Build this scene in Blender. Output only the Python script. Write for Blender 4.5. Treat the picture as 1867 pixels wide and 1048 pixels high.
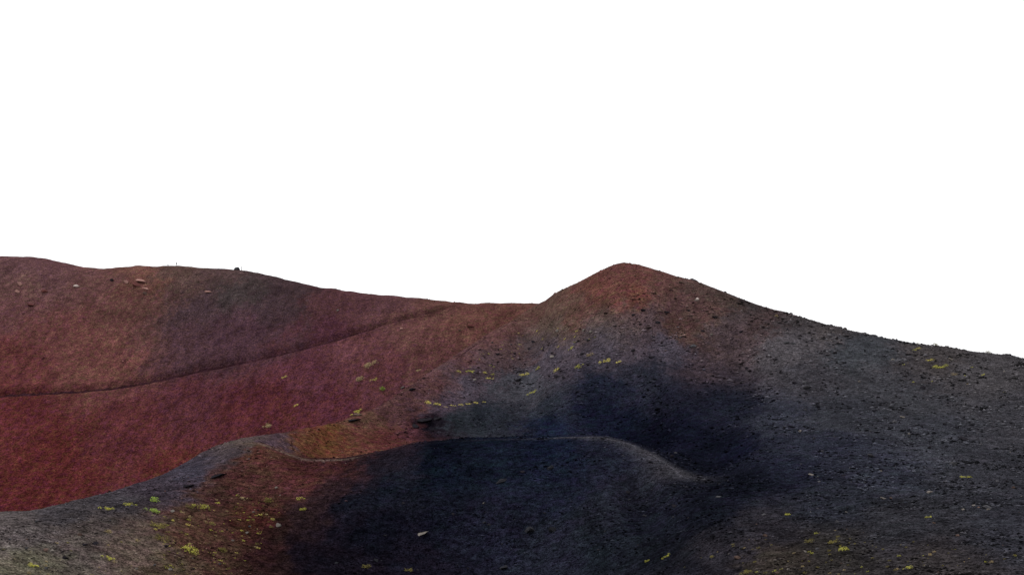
import bpy, bmesh, math, random
import numpy as np
from mathutils import Vector, Matrix

for o in list(bpy.data.objects):
    bpy.data.objects.remove(o)
scene = bpy.context.scene
COL = scene.collection
rng = np.random.default_rng(7)
random.seed(7)

# ------------------------------------------------------------------ camera
IW, IH, FPX, CX, HOR = 1867.0, 1048.0, 1617.0, 933.5, 700.0
cam = bpy.data.cameras.new('camera')
cam.sensor_width = 36.0
cam.lens = 36.0 * FPX / IW
cam.shift_y = (HOR - IH / 2) / IW          # level camera, lens raised to frame the ridge
cam.clip_start = 0.1
cam.clip_end = 60000
camo = bpy.data.objects.new('camera', cam)
COL.objects.link(camo)
camo.location = (0, 0, 0)
camo.rotation_euler = (math.radians(90), 0, 0)
scene.camera = camo

# ------------------------------------------------------------------ world, sun, exposure
SUN_ELEV, SUN_AZ = 42.0, -32.0            # azimuth clockwise from +Y (view direction); negative = left
world = bpy.data.worlds.new('World')
scene.world = world
world.use_nodes = True
wn, wl = world.node_tree.nodes, world.node_tree.links
wn.clear()
sky = wn.new('ShaderNodeTexSky')
sky.sky_type = 'NISHITA'
sky.sun_disc = False
sky.sun_elevation = math.radians(SUN_ELEV)
sky.sun_rotation = math.radians(SUN_AZ)
sky.altitude = 1900
sky.air_density = 1.0
sky.dust_density = 8.0
sky.ozone_density = 1.0
hsv = wn.new('ShaderNodeHueSaturation')      # thick bright cloud: the sky's light with its blue taken out
hsv.inputs['Saturation'].default_value = 0.12
wl.new(sky.outputs[0], hsv.inputs['Color'])
bg = wn.new('ShaderNodeBackground')
bg.inputs['Strength'].default_value = 0.15
deck = wn.new('ShaderNodeMix')                # even white cloud deck in front of most of the sky
deck.data_type = 'RGBA'
deck.inputs['Factor'].default_value = 0.85
wl.new(hsv.outputs[0], deck.inputs[6])
deck.inputs[7].default_value = (6.4, 6.4, 6.5, 1)
wl.new(deck.outputs[2], bg.inputs['Color'])
wo = wn.new('ShaderNodeOutputWorld')
wl.new(bg.outputs[0], wo.inputs['Surface'])

sun = bpy.data.lights.new('sun', 'SUN')
sun.energy = 1.5
sun.angle = math.radians(10)
sun.color = (1.0, 0.97, 0.92)
suno = bpy.data.objects.new('sun', sun)
COL.objects.link(suno)
_a, _e = math.radians(SUN_AZ), math.radians(SUN_ELEV)
sdir = Vector((math.sin(_a) * math.cos(_e), math.cos(_a) * math.cos(_e), math.sin(_e)))
suno.rotation_euler = sdir.to_track_quat('Z', 'Y').to_euler()
suno.location = sdir * 300

vs = scene.view_settings
vs.view_transform = 'Standard'
vs.look = 'None'
vs.gamma = 1.0
vs.use_curve_mapping = False
vs.exposure = 0.35
GAIN = 0.75                                 # display colour -> albedo

# ------------------------------------------------------------------ numeric helpers
def lin(c):
    c = np.asarray(c, float) / 255.0
    return np.where(c <= 0.04045, c / 12.92, ((c + 0.055) / 1.055) ** 2.4)

def pchip(x, y, xi):
    x = np.asarray(x, float); y = np.asarray(y, float)
    h = np.diff(x); dl = np.diff(y) / h
    m = np.zeros_like(y)
    s = dl[:-1] * dl[1:] > 0
    w1 = 2 * h[1:] + h[:-1]; w2 = h[1:] + 2 * h[:-1]
    with np.errstate(divide='ignore', invalid='ignore'):
        mm = (w1 + w2) / (w1 / dl[:-1] + w2 / dl[1:])
    m[1:-1] = np.where(s, mm, 0)
    m[0], m[-1] = dl[0], dl[-1]
    xi = np.clip(xi, x[0], x[-1])
    k = np.clip(np.searchsorted(x, xi, side='right') - 1, 0, len(x) - 2)
    t = (xi - x[k]) / h[k]
    return ((2*t**3 - 3*t**2 + 1) * y[k] + (t**3 - 2*t**2 + t) * h[k] * m[k]
            + (-2*t**3 + 3*t**2) * y[k+1] + (t**3 - t**2) * h[k] * m[k+1])

def hash2(ix, iy, seed):
    n = (ix.astype(np.int64) * 374761393 + iy.astype(np.int64) * 668265263 + seed * 1442695041) & 0xFFFFFFFF
    n = ((n ^ (n >> 13)) * 1274126177) & 0xFFFFFFFF
    n = n ^ (n >> 16)
    return (n & 0xFFFFFF) / float(0xFFFFFF)

def noise2(x, y, seed=0):
    ix = np.floor(x); iy = np.floor(y)
    fx = x - ix; fy = y - iy
    ux = fx*fx*fx*(fx*(fx*6-15)+10); uy = fy*fy*fy*(fy*(fy*6-15)+10)
    def g(ax, ay):
        a = hash2(ix + ax, iy + ay, seed) * 2 * math.pi
        return np.cos(a) * (fx - ax) + np.sin(a) * (fy - ay)
    a = g(0, 0) * (1-ux) + g(1, 0) * ux
    b = g(0, 1) * (1-ux) + g(1, 1) * ux
    return (a * (1-uy) + b * uy) * 1.4

# ------------------------------------------------------------------ terrain: crest, hollow and slope lines (bearing as picture column, distance in m, sight-line row)
def line(pts):
    p = np.array(pts, float)
    return p
L_A = line([(-700,40,1230),(0,72,1052),(300,84,1056),(500,92,1058),(800,97,1058),(1000,92,1058),(1150,80,1058),(1300,66,1058),(1500,58,1058),(1867,50,1058),(2550,42,1080)])
L_M = line([(-700,47,1190),(0,79,1003),(300,98,965),(500,114,925),(650,117,905),(800,118,896),(1000,115,900),(1100,106,930),(1180,99,960),(1300,88,938),(1400,81,955),(1600,76,945),(1867,72,938),(2550,60,980)])
L_N = line([(-700,52,1165),(-350,60,1070),(0,85,956),(180,101,924),(300,117,884),(380,130,844),(440,141,812),(470,143,806),(515,142,822),(560,140,836),(620,139,837),(700,140,822),(760,141,808),(850,143,801),(985,143,797),(1060,142,795),(1100,139,797),(1145,134,807),(1190,127,826),(1240,119,858),(1300,112,878),(1400,110,852),(1600,105,852),(1867,100,860),(2550,88,890)])
L_P = line([(-700,56,1148),(-350,66,1040),(0,88.5,944),(180,106,912),(300,123,872),(380,138,831),(440,150,806),(470,152,812),(520,156,836),(600,161,852),(700,168,836),(800,178,817),(985,185,807),(1080,183,804),(1150,176,809),(1200,165,819),(1240,150,826),(1300,140,838),(1400,132,812),(1600,127,800),(1867,122,812),(2550,106,850)])
L_Q = line([(-700,58,1139),(-350,68,1025),(0,90.5,938),(180,108,908),(300,127,866),(380,142,825),(440,155,803),(470,159,803),(520,168,804),(600,184,801),(680,198,786),(740,208,765),(800,216,747),(900,226,738),(960,230,722),(1050,228,682),(1140,226,668),(1200,222,666),(1300,210,684),(1360,195,712),(1400,182,728),(1600,172,722),(1867,155,742),(2550,130,800)])
L_S = line([(-700,60,1130),(-350,70,1010),(0,92,934),(60,97,927),(120,103,916),(180,110,902),(240,119,883),(300,130,863),(340,137,842),(380,146,820),(440,160,799),(520,178,786),(600,196,770),(680,214,744),(740,230,708),(800,255,668),(900,305,604),(950,325,575),(985,338,552),(1002,337,542),(1034,331,526),(1066,325,510),(1098,318,494),(1118,314,485),(1130,312,481.5),(1141,310,480),(1153,308,481.5),(1181,304,488.5),(1208,299,497.5),(1256,290,510.5),(1302,282,525.5),(1323,279,534),(1367,272,550),(1394,268,559.5),(1434,262,571),(1474,257,582),(1528,250,598),(1581,244,609),(1635,238,621),(1707,229,631),(1763,222,638.5),(1801,217,643),(1844,212,648),(1867,209,654),(2200,185,700),(2550,165,760)])
L_B = line([(-700,250,1085),(0,270,1015),(300,282,965),(440,288,905),(600,294,845),(680,298,800),(740,305,752),(800,318,702),(900,345,622),(985,368,556),(1040,362,547),(1140,352,530),(1300,340,592),(1400,330,640),(1600,310,690),(1867,280,735),(2550,235,800)])
L_W = line([(-700,410,760),(0,372,708),(300,372,693),(440,368,672),(600,362,645),(740,360,612),(800,364,597),(900,374,575),(985,382,554),(1040,376,556),(1140,368,550),(1300,352,615),(1400,342,665),(1600,325,700),(1867,300,742),(2550,255,805)])
L_R = line([(-700,560,530),(-300,530,484),(-100,508,471),(0,500,469.5),(54,496,470),(75,494,472),(107,491,478.5),(134,489,484),(161,486,489),(188,484,490.5),(222,482,488.5),(257,480,486.5),(284,478,487),(308,476,485.5),(335,474,486),(375,472,489.5),(415,469,492),(442,467,494.5),(469,464,499),(500,460,505.5),(557,452,520),(611,446,528.5),(664,439,535.5),(718,432,540),(771,424,545.5),(825,416,551),(865,410,553.5),(927,402,552),(985,395,554),(1040,390,560),(1140,384,575),(1300,370,640),(1500,355,700),(1867,330,750),(2550,290,810)])

def eval_line(L, px):
    d = pchip(L[:, 0], L[:, 1], px)
    y = pchip(L[:, 0], L[:, 2], px)
    z = (HOR - y) / FPX * d
    r = d * np.sqrt(1 + ((px - CX) / FPX) ** 2)
    return r, z

TH0, TH1 = math.atan((-690 - CX) / FPX), math.atan((2540 - CX) / FPX)
px_in = np.concatenate([np.linspace(-690, -60, 60)[:-1], np.linspace(-60, 1930, 700), np.linspace(1930, 2540, 60)[1:]])
th_in = np.arctan((px_in - CX) / FPX)
back = np.linspace(TH1, TH0 + 2 * math.pi, 62)[1:-1]
TH = np.concatenate([th_in, back])
NT = len(TH)
def around(v_in):                            # carry a value all the way round behind the viewer
    t = (back - TH1) / (TH0 + 2 * math.pi - TH1)
    return np.concatenate([v_in, v_in[-1] * (1 - t) + v_in[0] * t])

prof_r, prof_z = [], []
zero = np.zeros(NT)
A_r, A_z = [around(v) for v in eval_line(L_A, px_in)]
prof_r += [zero, zero + 4, A_r * 0.34, A_r * 0.72]
prof_z += [zero - 1.7, zero - 2.6, A_z * 0.50 - 1.5, A_z * 0.93 - 1.0]
for L in (L_A, L_M, L_N, L_P, L_Q, L_S, L_B, L_W, L_R):
    r, z = eval_line(L, px_in)
    prof_r.append(around(r)); prof_z.append(around(z))
Rr, Rz = prof_r[-1], prof_z[-1]
Sr, Sz, Br, Bz = prof_r[9], prof_z[9], prof_r[10], prof_z[10]
prof_r.insert(10, Sr + 0.10 * (Br - Sr)); prof_z.insert(10, Sz + 0.22 * (Bz - Sz))     # the crest breaks off steeply on its far side
prof_r += [Rr + 14, Rr + 260, Rr + 1500, zero + 6000, zero + 30000]
prof_z += [Rz - 1.5, Rz - 95, Rz - 330, zero - 600, zero - 900]
prof_r = np.array(prof_r); prof_z = np.array(prof_z)

RR = np.concatenate([[0.0], np.geomspace(0.8, 42, 40)[:-1], np.geomspace(42, 600, 640)[:-1], np.geomspace(600, 29500, 46)])
NR = len(RR)
Z = np.zeros((NT, NR))
for i in range(NT):
    Z[i] = pchip(prof_r[:, i], prof_z[:, i], RR)
# soften the creases between neighbouring lines
for _ in range(3):
    Zs = Z.copy()
    Zs[:, 1:-1] = 0.25 * Z[:, :-2] + 0.5 * Z[:, 1:-1] + 0.25 * Z[:, 2:]
    Z = Zs
X = np.sin(TH)[:, None] * RR[None, :]
Y = np.cos(TH)[:, None] * RR[None, :]

# relief: ribs running down the slopes, hummocks, cinder lumps
def relief(X, Y):
    R = np.hypot(X, Y)
    far = np.clip((R - 240) / 120, 0, 1)
    n = np.zeros_like(X)
    big = np.clip(R / 230, 0.25, 1)
    n += 0.40 * noise2(X / 26, Y / 60, 1) * (0.4 + far * 0.6) * big
    n += 0.30 * noise2((X + 0.3 * Y * (1 - far)) / 6.5, Y / 46, 6) * (0.5 + 0.5 * far) * big
    n += 0.28 * noise2(X / 9, Y / 15, 2) * big
    n += 0.15 * noise2(X / 3.6, Y / 4.2, 3)
    n += 0.075 * noise2(X / 1.5, Y / 1.7, 4)
    n += 0.05 * noise2(X / 0.7, Y / 0.8, 5) * np.clip(1.4 - R / 200, 0, 1)
    return n * np.clip(R / 40, 0, 1) * np.clip((1500 - R) / 900, 0, 1)
Z = Z + relief(X, Y)

NOROW = 1e6
def row_grid():
    with np.errstate(divide='ignore', invalid='ignore'):
        rows = HOR - Z / np.maximum(Y, 1e-6) * FPX
    rows[:, 0] = NOROW
    return np.where(Y > 0.1, rows, NOROW)
ROWS = row_grid()
ENV = np.minimum.accumulate(ROWS, axis=1)
NIN = len(px_in)

def ground(px, row):
    """first point of the terrain met by the sight line through (px,row): x, y, z, distance"""
    i = int(np.clip(np.searchsorted(px_in, px), 1, NIN - 1))
    if abs(px_in[i-1] - px) < abs(px_in[i] - px): i -= 1
    e = ENV[i]
    k = int(np.argmax(e <= row)) if (e <= row).any() else int(np.argmin(e))
    k = max(k, 1)
    a, b = ROWS[i, k-1], ROWS[i, k]
    t = 1.0 if abs(a - b) < 1e-6 else float(np.clip((a - row) / (a - b), 0, 1))
    r = RR[k-1] * (1-t) + RR[k] * t
    z = Z[i, k-1] * (1-t) + Z[i, k] * t
    th = math.atan((px - CX) / FPX)
    return Vector((math.sin(th) * r, math.cos(th) * r, z)), r

def skyline(px):
    i = int(np.clip(np.searchsorted(px_in, px), 1, NIN - 1))
    k = int(np.argmin(ROWS[i]))
    th = math.atan((px - CX) / FPX)
    return Vector((math.sin(th) * RR[k], math.cos(th) * RR[k], Z[i, k])), RR[k]

def zat(x, y):
    th = math.atan2(x, y); r = math.hypot(x, y)
    tt = TH[:NIN]
    i = int(np.clip(np.searchsorted(tt, th) - 1, 0, NIN - 2)); u = (th - tt[i]) / (tt[i+1] - tt[i])
    k = int(np.clip(np.searchsorted(RR, r) - 1, 0, NR - 2)); v = (r - RR[k]) / (RR[k+1] - RR[k])
    return (Z[i,k]*(1-u)*(1-v) + Z[i+1,k]*u*(1-v) + Z[i,k+1]*(1-u)*v + Z[i+1,k+1]*u*v)

def normal_at(x, y, s=1.5):
    return Vector((zat(x-s, y) - zat(x+s, y), zat(x, y-s) - zat(x, y+s), 2*s)).normalized()

# footpaths: bearings + rows picked on the slopes, then walked over the ground
def walk(pts, step=6.0):
    p = np.array(pts, float)
    t = np.concatenate([[0], np.cumsum(np.hypot(np.diff(p[:,0]), np.diff(p[:,1])))])
    ti = np.arange(0, t[-1], step)
    xs, ys = pchip(t, p[:,0], ti), pchip(t, p[:,1], ti)
    out = [ground(a, b)[0] for a, b in zip(xs, ys)]
    q = np.array([[v.x, v.y] for v in out])
    for _ in range(6):
        q[1:-1] = 0.25*q[:-2] + 0.5*q[1:-1] + 0.25*q[2:]
    return q
PATH_WALL = walk([(-60,722),(0,718),(110,712),(200,705),(280,692),(350,676),(430,660),(500,645),(600,620),(700,590),(760,574),(812,561)])
PATH_SPUR = walk([(978,560),(940,580),(900,605.5),(870,625),(835,649)])
PATH_RIM = walk([(745,814),(800,806),(860,802.5),(925,800.5),(985,799.5),(1040,797),(1085,797),(1130,805),(1175,822),(1210,842),(1240,864)], 4)
PATH_PIT = walk([(440,808),(468,808),(500,818),(530,829),(560,838),(610,838.5),(650,834)], 4)

def carve(path, width, depth, lip):
    """cut a ledge: lowered tread with a small bank on its uphill side"""
    global Z
    lo, hi = path.min(0) - 6, path.max(0) + 6
    sel = np.where((X > lo[0]) & (X < hi[0]) & (Y > lo[1]) & (Y < hi[1]))
    P = np.stack([X[sel], Y[sel]], 1)
    best = np.full(len(P), 1e9)
    a, b = path[:-1], path[1:]
    for s, e in zip(a, b):
        ab = e - s
        t = np.clip(((P - s) @ ab) / (ab @ ab), 0, 1)
        d = np.hypot(*(P - s - t[:, None] * ab).T)
        best = np.minimum(best, d)
    Z[sel] -= depth * np.exp(-(best / width) ** 2) - lip * np.exp(-((best - 2.2 * width) / width) ** 2)
carve(PATH_WALL, 1.8, 1.3, 0.45)
carve(PATH_SPUR, 1.0, 0.6, 0.25)
# dark ledge under the rocks at the head of the hollow
for (px, row, rad, dep) in ((772, 772, 4.0, 1.3), (640, 768, 3.0, 0.5), (398, 868, 2.4, 0.4), (345, 884, 2.4, 0.4)):
    c, _ = ground(px, row)
    Z -= dep * np.exp(-(((X - c.x) / (rad * 1.5)) ** 2 + ((Y - c.y) / rad) ** 2))
ROWS = row_grid(); ENV = np.minimum.accumulate(ROWS, axis=1)

# ------------------------------------------------------------------ ground colours: red, grey, black and ochre cinder, with slope shade painted in
CINDER_SHADE = [
 (30,500,92,62,70),(30,560,105,66,74),(100,600,104,62,66),(180,650,108,66,68),(30,650,100,52,58),(30,760,92,40,48),(100,830,92,40,44),(60,900,88,36,42),
 (250,800,92,44,54),(300,850,92,42,46),(350,740,88,46,58),(450,750,90,42,54),(250,560,96,62,64),(300,540,84,58,62),(350,560,74,56,64),(430,525,64,56,58),
 (520,540,66,50,56),(350,640,82,56,66),(450,600,78,52,64),(600,560,80,50,58),(700,550,84,54,62),(800,560,90,58,60),(600,600,78,44,58),(650,640,98,58,68),
 (750,610,98,62,66),(850,590,100,64,64),(920,570,92,58,58),(560,690,92,50,64),(600,730,88,44,58),(690,680,92,52,62),(780,640,94,57,62),(180,500,100,66,70),
 (100,490,96,64,72),(420,780,84,40,50),(520,755,88,42,52),(330,505,88,66,66),(255,517,110,72,70),(36,524,106,74,76),(410,508,84,62,66),(480,570,70,52,60),
 (1140,500,94,58,60),(1080,530,96,58,58),(1150,540,106,62,62),(1220,520,92,62,64),(1050,570,88,60,60),(1250,560,80,56,60),(1300,545,78,62,62),(1350,565,62,56,58),
 (1380,585,70,54,58),(1250,590,84,60,60),(1180,590,78,62,68),(1010,590,84,70,68),(960,600,86,66,68),(930,622,84,62,68),(1030,562,90,66,64),(1000,572,92,70,68),(1100,588,86,68,68),(980,625,76,65,70),(1100,612,76,68,73),(1200,630,74,68,78),(1350,610,76,62,68),
 (1000,650,74,68,78),(895,652,80,63,70),(780,699,88,56,63),(845,661,90,58,65),(897,622,92,59,64),(925,606,92,60,63),(962,586,92,62,62),(815,690,82,62,69),(850,700,72,66,76),(800,720,76,66,78),(950,700,66,66,74),(1100,640,74,68,78),(1450,620,74,70,74),(1550,640,58,60,66),
 (1700,660,66,61,63),(1800,680,68,65,68),(1650,720,57,57,63),(1480,680,60,58,64),(1460,645,76,72,76),(1500,605,72,66,68),
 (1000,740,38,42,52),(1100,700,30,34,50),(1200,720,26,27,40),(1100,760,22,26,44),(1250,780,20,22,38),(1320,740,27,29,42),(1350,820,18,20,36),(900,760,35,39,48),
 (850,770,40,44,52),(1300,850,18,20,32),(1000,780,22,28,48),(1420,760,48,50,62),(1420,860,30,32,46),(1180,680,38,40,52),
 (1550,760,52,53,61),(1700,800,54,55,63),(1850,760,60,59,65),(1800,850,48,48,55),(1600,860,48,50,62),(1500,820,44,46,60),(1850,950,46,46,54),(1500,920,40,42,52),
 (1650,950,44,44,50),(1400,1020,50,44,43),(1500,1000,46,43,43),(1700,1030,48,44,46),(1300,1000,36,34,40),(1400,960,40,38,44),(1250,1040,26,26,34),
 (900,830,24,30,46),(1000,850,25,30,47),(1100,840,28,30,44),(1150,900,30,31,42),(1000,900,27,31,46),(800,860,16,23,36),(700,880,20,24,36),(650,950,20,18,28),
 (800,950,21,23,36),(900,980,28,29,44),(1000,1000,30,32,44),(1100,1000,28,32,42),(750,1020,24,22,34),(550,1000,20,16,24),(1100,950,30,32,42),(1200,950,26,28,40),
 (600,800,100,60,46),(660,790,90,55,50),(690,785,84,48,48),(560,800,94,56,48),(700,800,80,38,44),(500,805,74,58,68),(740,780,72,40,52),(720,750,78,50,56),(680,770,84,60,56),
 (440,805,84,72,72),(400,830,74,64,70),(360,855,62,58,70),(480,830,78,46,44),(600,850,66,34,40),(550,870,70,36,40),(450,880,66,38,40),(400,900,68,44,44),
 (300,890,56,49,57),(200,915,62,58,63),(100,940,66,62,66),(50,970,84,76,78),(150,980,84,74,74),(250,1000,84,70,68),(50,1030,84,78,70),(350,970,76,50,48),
 (450,950,68,38,36),(400,1030,62,42,40),(300,1035,76,62,56),(480,1000,44,24,28),(600,900,40,28,34),(620,870,42,29,35),(560,935,36,25,29),(520,965,40,25,27),(680,850,30,26,34),(510,1030,34,22,25),(820,813,12,16,28),(900,812,14,18,32),(1000,815,18,24,42),(1200,800,14,16,30),(1150,780,16,20,36),(780,775,10,14,22),(650,900,16,20,30),(600,1020,16,14,22),(700,960,16,17,28),(1330,890,16,18,28),(1280,930,18,20,30),(1200,1000,20,22,30),(1280,820,14,16,28),(1380,860,22,24,36)]  # dark points here also paint the shaded lip below the rim and the ledge
cp, cc = [], []
for (px, row, r, g, b) in CINDER_SHADE:
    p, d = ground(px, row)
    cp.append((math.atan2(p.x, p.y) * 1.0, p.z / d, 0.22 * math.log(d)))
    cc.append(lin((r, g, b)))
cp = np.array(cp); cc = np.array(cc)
def cinder(x, y, z):
    """cinder albedo at ground points, painted slope shade included"""
    r = np.hypot(x, y) + 1e-3
    wob = 0.020
    q = np.stack([np.arctan2(x, y) + wob * (noise2(x / 14, y / 22, 31) + 0.6 * noise2(x / 4, y / 6, 33) + 0.7 * noise2(x / 1.3, y / 2, 35)), z / np.maximum(r, 30) + wob * 0.6 * (noise2(x / 14, y / 22, 32) + 0.6 * noise2(x / 4, y / 6, 34) + 0.6 * noise2(x / 1.2, y / 1.9, 36)), 0.22 * np.log(np.maximum(r, 30))], 1)
    num = np.zeros((len(q), 3)); den = np.zeros(len(q))
    for p, c in zip(cp, cc):
        w = 1.0 / (((q - p) ** 2).sum(1) + 1.8e-4) ** 2.2
        num += w[:, None] * c; den += w
    a = num / den[:, None]
    dd = np.full(len(q), 1e9)                    # pale dust trodden along the rim of the hollow
    near = (x > PATH_RIM[:, 0].min() - 8) & (x < PATH_RIM[:, 0].max() + 8) & (y > PATH_RIM[:, 1].min() - 8) & (y < PATH_RIM[:, 1].max() + 8)
    for k, (px_, py_) in enumerate(PATH_RIM):
        t_ = k / len(PATH_RIM); wd = 0.5 + 2.9 * t_ ** 2.5
        v_ = (np.hypot(x[near] - px_, y[near] - py_) / wd) ** 2 - math.log(0.04 + 0.66 * t_ ** 1.5)
        dd[near] = np.minimum(dd[near], v_)
    wt = np.exp(-dd)[:, None]
    a = a * (1 - wt) + lin((72, 70, 76)) * wt
    for path_, wid, tint, mixv in ((PATH_WALL, 3.2, None, 0.34), (PATH_PIT, 0.8, (112, 94, 88), 0.6)):
        near = (x > path_[:, 0].min() - 9) & (x < path_[:, 0].max() + 9) & (y > path_[:, 1].min() - 9) & (y < path_[:, 1].max() + 9)
        if not near.any(): continue
        e = np.full(near.sum(), 1e9)
        for (px_, py_) in path_:
            e = np.minimum(e, (x[near] - px_) ** 2 + (y[near] - py_) ** 2)
        w_ = (mixv * np.exp(-e / wid ** 2))[:, None]
        a[near] = a[near] * (1 - w_) + (lin(tint) * w_ if tint else 0)
    cool = np.clip(a[:, 2:] - a[:, :1], 0, 1)
    a = a - cool * np.array([0, 0.0, 0.12])
    red = np.clip((a[:, :1] - a[:, 2:]) / (a[:, :1] + 1e-6), 0, 1)
    a = a * (1 + 0.05 * red) * np.where(np.arange(3) == 2, 1 - 0.24 * red, np.where(np.arange(3) == 1, 1 + 0.11 * red, 1.0))
    return np.maximum(a * GAIN, 0.002)

flatX, flatY, flatZ = X.ravel(), Y.ravel(), Z.ravel()
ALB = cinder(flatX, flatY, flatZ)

# ------------------------------------------------------------------ materials
def new_mat(name):
    m = bpy.data.materials.new(name); m.use_nodes = True
    nt = m.node_tree
    b = nt.nodes['Principled BSDF']
    b.inputs['Roughness'].default_value = 0.95
    b.inputs['Specular IOR Level'].default_value = 0.0
    return m, nt, b

def add(nt, kind, **kw):
    n = nt.nodes.new(kind)
    for k, v in kw.items():
        if hasattr(n, k): setattr(n, k, v)
        else: n.inputs[k].default_value = v
    return n

def noise_node(nt, vec, scale, detail=6, rough=0.65):
    n = add(nt, 'ShaderNodeTexNoise')
    n.inputs['Scale'].default_value = scale; n.inputs['Detail'].default_value = detail; n.inputs['Roughness'].default_value = rough
    nt.links.new(vec, n.inputs['Vector'])
    return n.outputs['Fac']

def maprange(nt, v, a, b, c, d):
    n = add(nt, 'ShaderNodeMapRange')
    nt.links.new(v, n.inputs['Value'])
    for k, x in zip(('From Min', 'From Max', 'To Min', 'To Max'), (a, b, c, d)): n.inputs[k].default_value = x
    return n.outputs['Result']

def math_node(nt, op, a, b):
    n = add(nt, 'ShaderNodeMath', operation=op)
    for i, v in enumerate((a, b)):
        if isinstance(v, (int, float)): n.inputs[i].default_value = v
        else: nt.links.new(v, n.inputs[i])
    return n.outputs[0]

def scale_color(nt, col, fac):
    n = add(nt, 'ShaderNodeVectorMath', operation='SCALE')
    nt.links.new(col, n.inputs[0]); nt.links.new(fac, n.inputs['Scale'])
    return n.outputs[0]

def cinder_material(name, attr=True, color=(0.05, 0.05, 0.06), bump=1.0):
    m, nt, b = new_mat(name)
    tc = add(nt, 'ShaderNodeTexCoord')
    obj = tc.outputs['Object']
    if attr:
        at = add(nt, 'ShaderNodeAttribute', attribute_name='cinder'); col = at.outputs['Color']
    else:
        rgb = add(nt, 'ShaderNodeRGB'); rgb.outputs[0].default_value = (*color, 1); col = rgb.outputs[0]
    # broad washes, downslope streaks, gravel grain
    wash = maprange(nt, noise_node(nt, obj, 0.07, 4), 0.3, 0.7, 0.80, 1.20)
    st = add(nt, 'ShaderNodeMapping'); st.inputs['Scale'].default_value = (1.0, 0.12, 0.5); st.inputs['Rotation'].default_value = (0, 0, 0.0)
    nt.links.new(obj, st.inputs['Vector'])
    streak = maprange(nt, noise_node(nt, st.outputs[0], 0.30, 2, 0.5), 0.3, 0.7, 0.78, 1.22)
    grain = maprange(nt, noise_node(nt, obj, 1.5, 2, 0.6), 0.3, 0.7, 0.42, 1.58)
    fine = maprange(nt, noise_node(nt, obj, 5.5, 2, 0.7), 0.33, 0.67, 0.15, 1.85)
    grain = math_node(nt, 'MULTIPLY', grain, fine)
    coarse = maprange(nt, noise_node(nt, obj, 0.45, 4, 0.7), 0.34, 0.66, 0.70, 1.30)
    grain = math_node(nt, 'MULTIPLY', grain, coarse)
    f = math_node(nt, 'MULTIPLY', math_node(nt, 'MULTIPLY', wash, streak), grain)
    # scattered dark and pale clasts
    vor = add(nt, 'ShaderNodeTexVoronoi', feature='F1'); vor.inputs['Scale'].default_value = 1.3
    nt.links.new(obj, vor.inputs['Vector'])
    clast = maprange(nt, vor.outputs['Distance'], 0.10, 0.25, 0.85, 1.0)
    f = math_node(nt, 'MULTIPLY', f, clast)
    c2 = scale_color(nt, col, f)
    # slight hue drift between purple and ochre grains
    hs = add(nt, 'ShaderNodeHueSaturation')
    nt.links.new(c2, hs.inputs['Color'])
    nt.links.new(maprange(nt, noise_node(nt, obj, 0.5, 5), 0.3, 0.7, 0.46, 0.54), hs.inputs['Hue'])
    hs.inputs['Saturation'].default_value = 0.97
    nt.links.new(hs.outputs[0], b.inputs['Base Color'])
    bp = add(nt, 'ShaderNodeBump'); bp.inputs['Strength'].default_value = 0.9; bp.inputs['Distance'].default_value = 0.22 * bump
    h = math_node(nt, 'ADD', noise_node(nt, obj, 2.6, 5, 0.7), math_node(nt, 'MULTIPLY', vor.outputs['Distance'], 0.2))
    nt.links.new(h, bp.inputs['Height']); nt.links.new(bp.outputs[0], b.inputs['Normal'])
    return m

def rock_material(name, color, var=0.35):
    m, nt, b = new_mat(name)
    oi = add(nt, 'ShaderNodeObjectInfo'); tc = add(nt, 'ShaderNodeTexCoord')
    rgb = add(nt, 'ShaderNodeRGB'); rgb.outputs[0].default_value = (*color, 1)
    f = maprange(nt, oi.outputs['Random'], 0, 1, 1 - var, 1 + var)
    g = maprange(nt, noise_node(nt, tc.outputs['Object'], 3.0, 6), 0.3, 0.7, 0.7, 1.3)
    nt.links.new(scale_color(nt, rgb.outputs[0], math_node(nt, 'MULTIPLY', f, g)), b.inputs['Base Color'])
    bp = add(nt, 'ShaderNodeBump'); bp.inputs['Strength'].default_value = 0.6; bp.inputs['Distance'].default_value = 0.08
    nt.links.new(noise_node(nt, tc.outputs['Object'], 6.0, 6), bp.inputs['Height']); nt.links.new(bp.outputs[0], b.inputs['Normal'])
    return m

def leaf_material(name, color):
    m, nt, b = new_mat(name)
    b.inputs['Roughness'].default_value = 0.7
    geo = add(nt, 'ShaderNodeTexCoord'); oi = add(nt, 'ShaderNodeObjectInfo')
    rgb = add(nt, 'ShaderNodeRGB'); rgb.outputs[0].default_value = (*color, 1)
    f = math_node(nt, 'MULTIPLY', maprange(nt, noise_node(nt, geo.outputs['Object'], 5.0, 4), 0.3, 0.7, 0.6, 1.4), maprange(nt, oi.outputs['Random'], 0, 1, 0.75, 1.25))
    nt.links.new(scale_color(nt, rgb.outputs[0], f), b.inputs['Base Color'])
    return m

def plain(name, color, rough=0.8):
    m, nt, b = new_mat(name)
    b.inputs['Base Color'].default_value = (*color, 1); b.inputs['Roughness'].default_value = rough
    tc = add(nt, 'ShaderNodeTexCoord')
    rgb = add(nt, 'ShaderNodeRGB'); rgb.outputs[0].default_value = (*color, 1)
    nt.links.new(scale_color(nt, rgb.outputs[0], maprange(nt, noise_node(nt, tc.outputs['Object'], 9, 3), 0.3, 0.7, 0.85, 1.15)), b.inputs['Base Color'])
    return m

M_GROUND = cinder_material('cinder_ground')
M_GRAVEL = None

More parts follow.
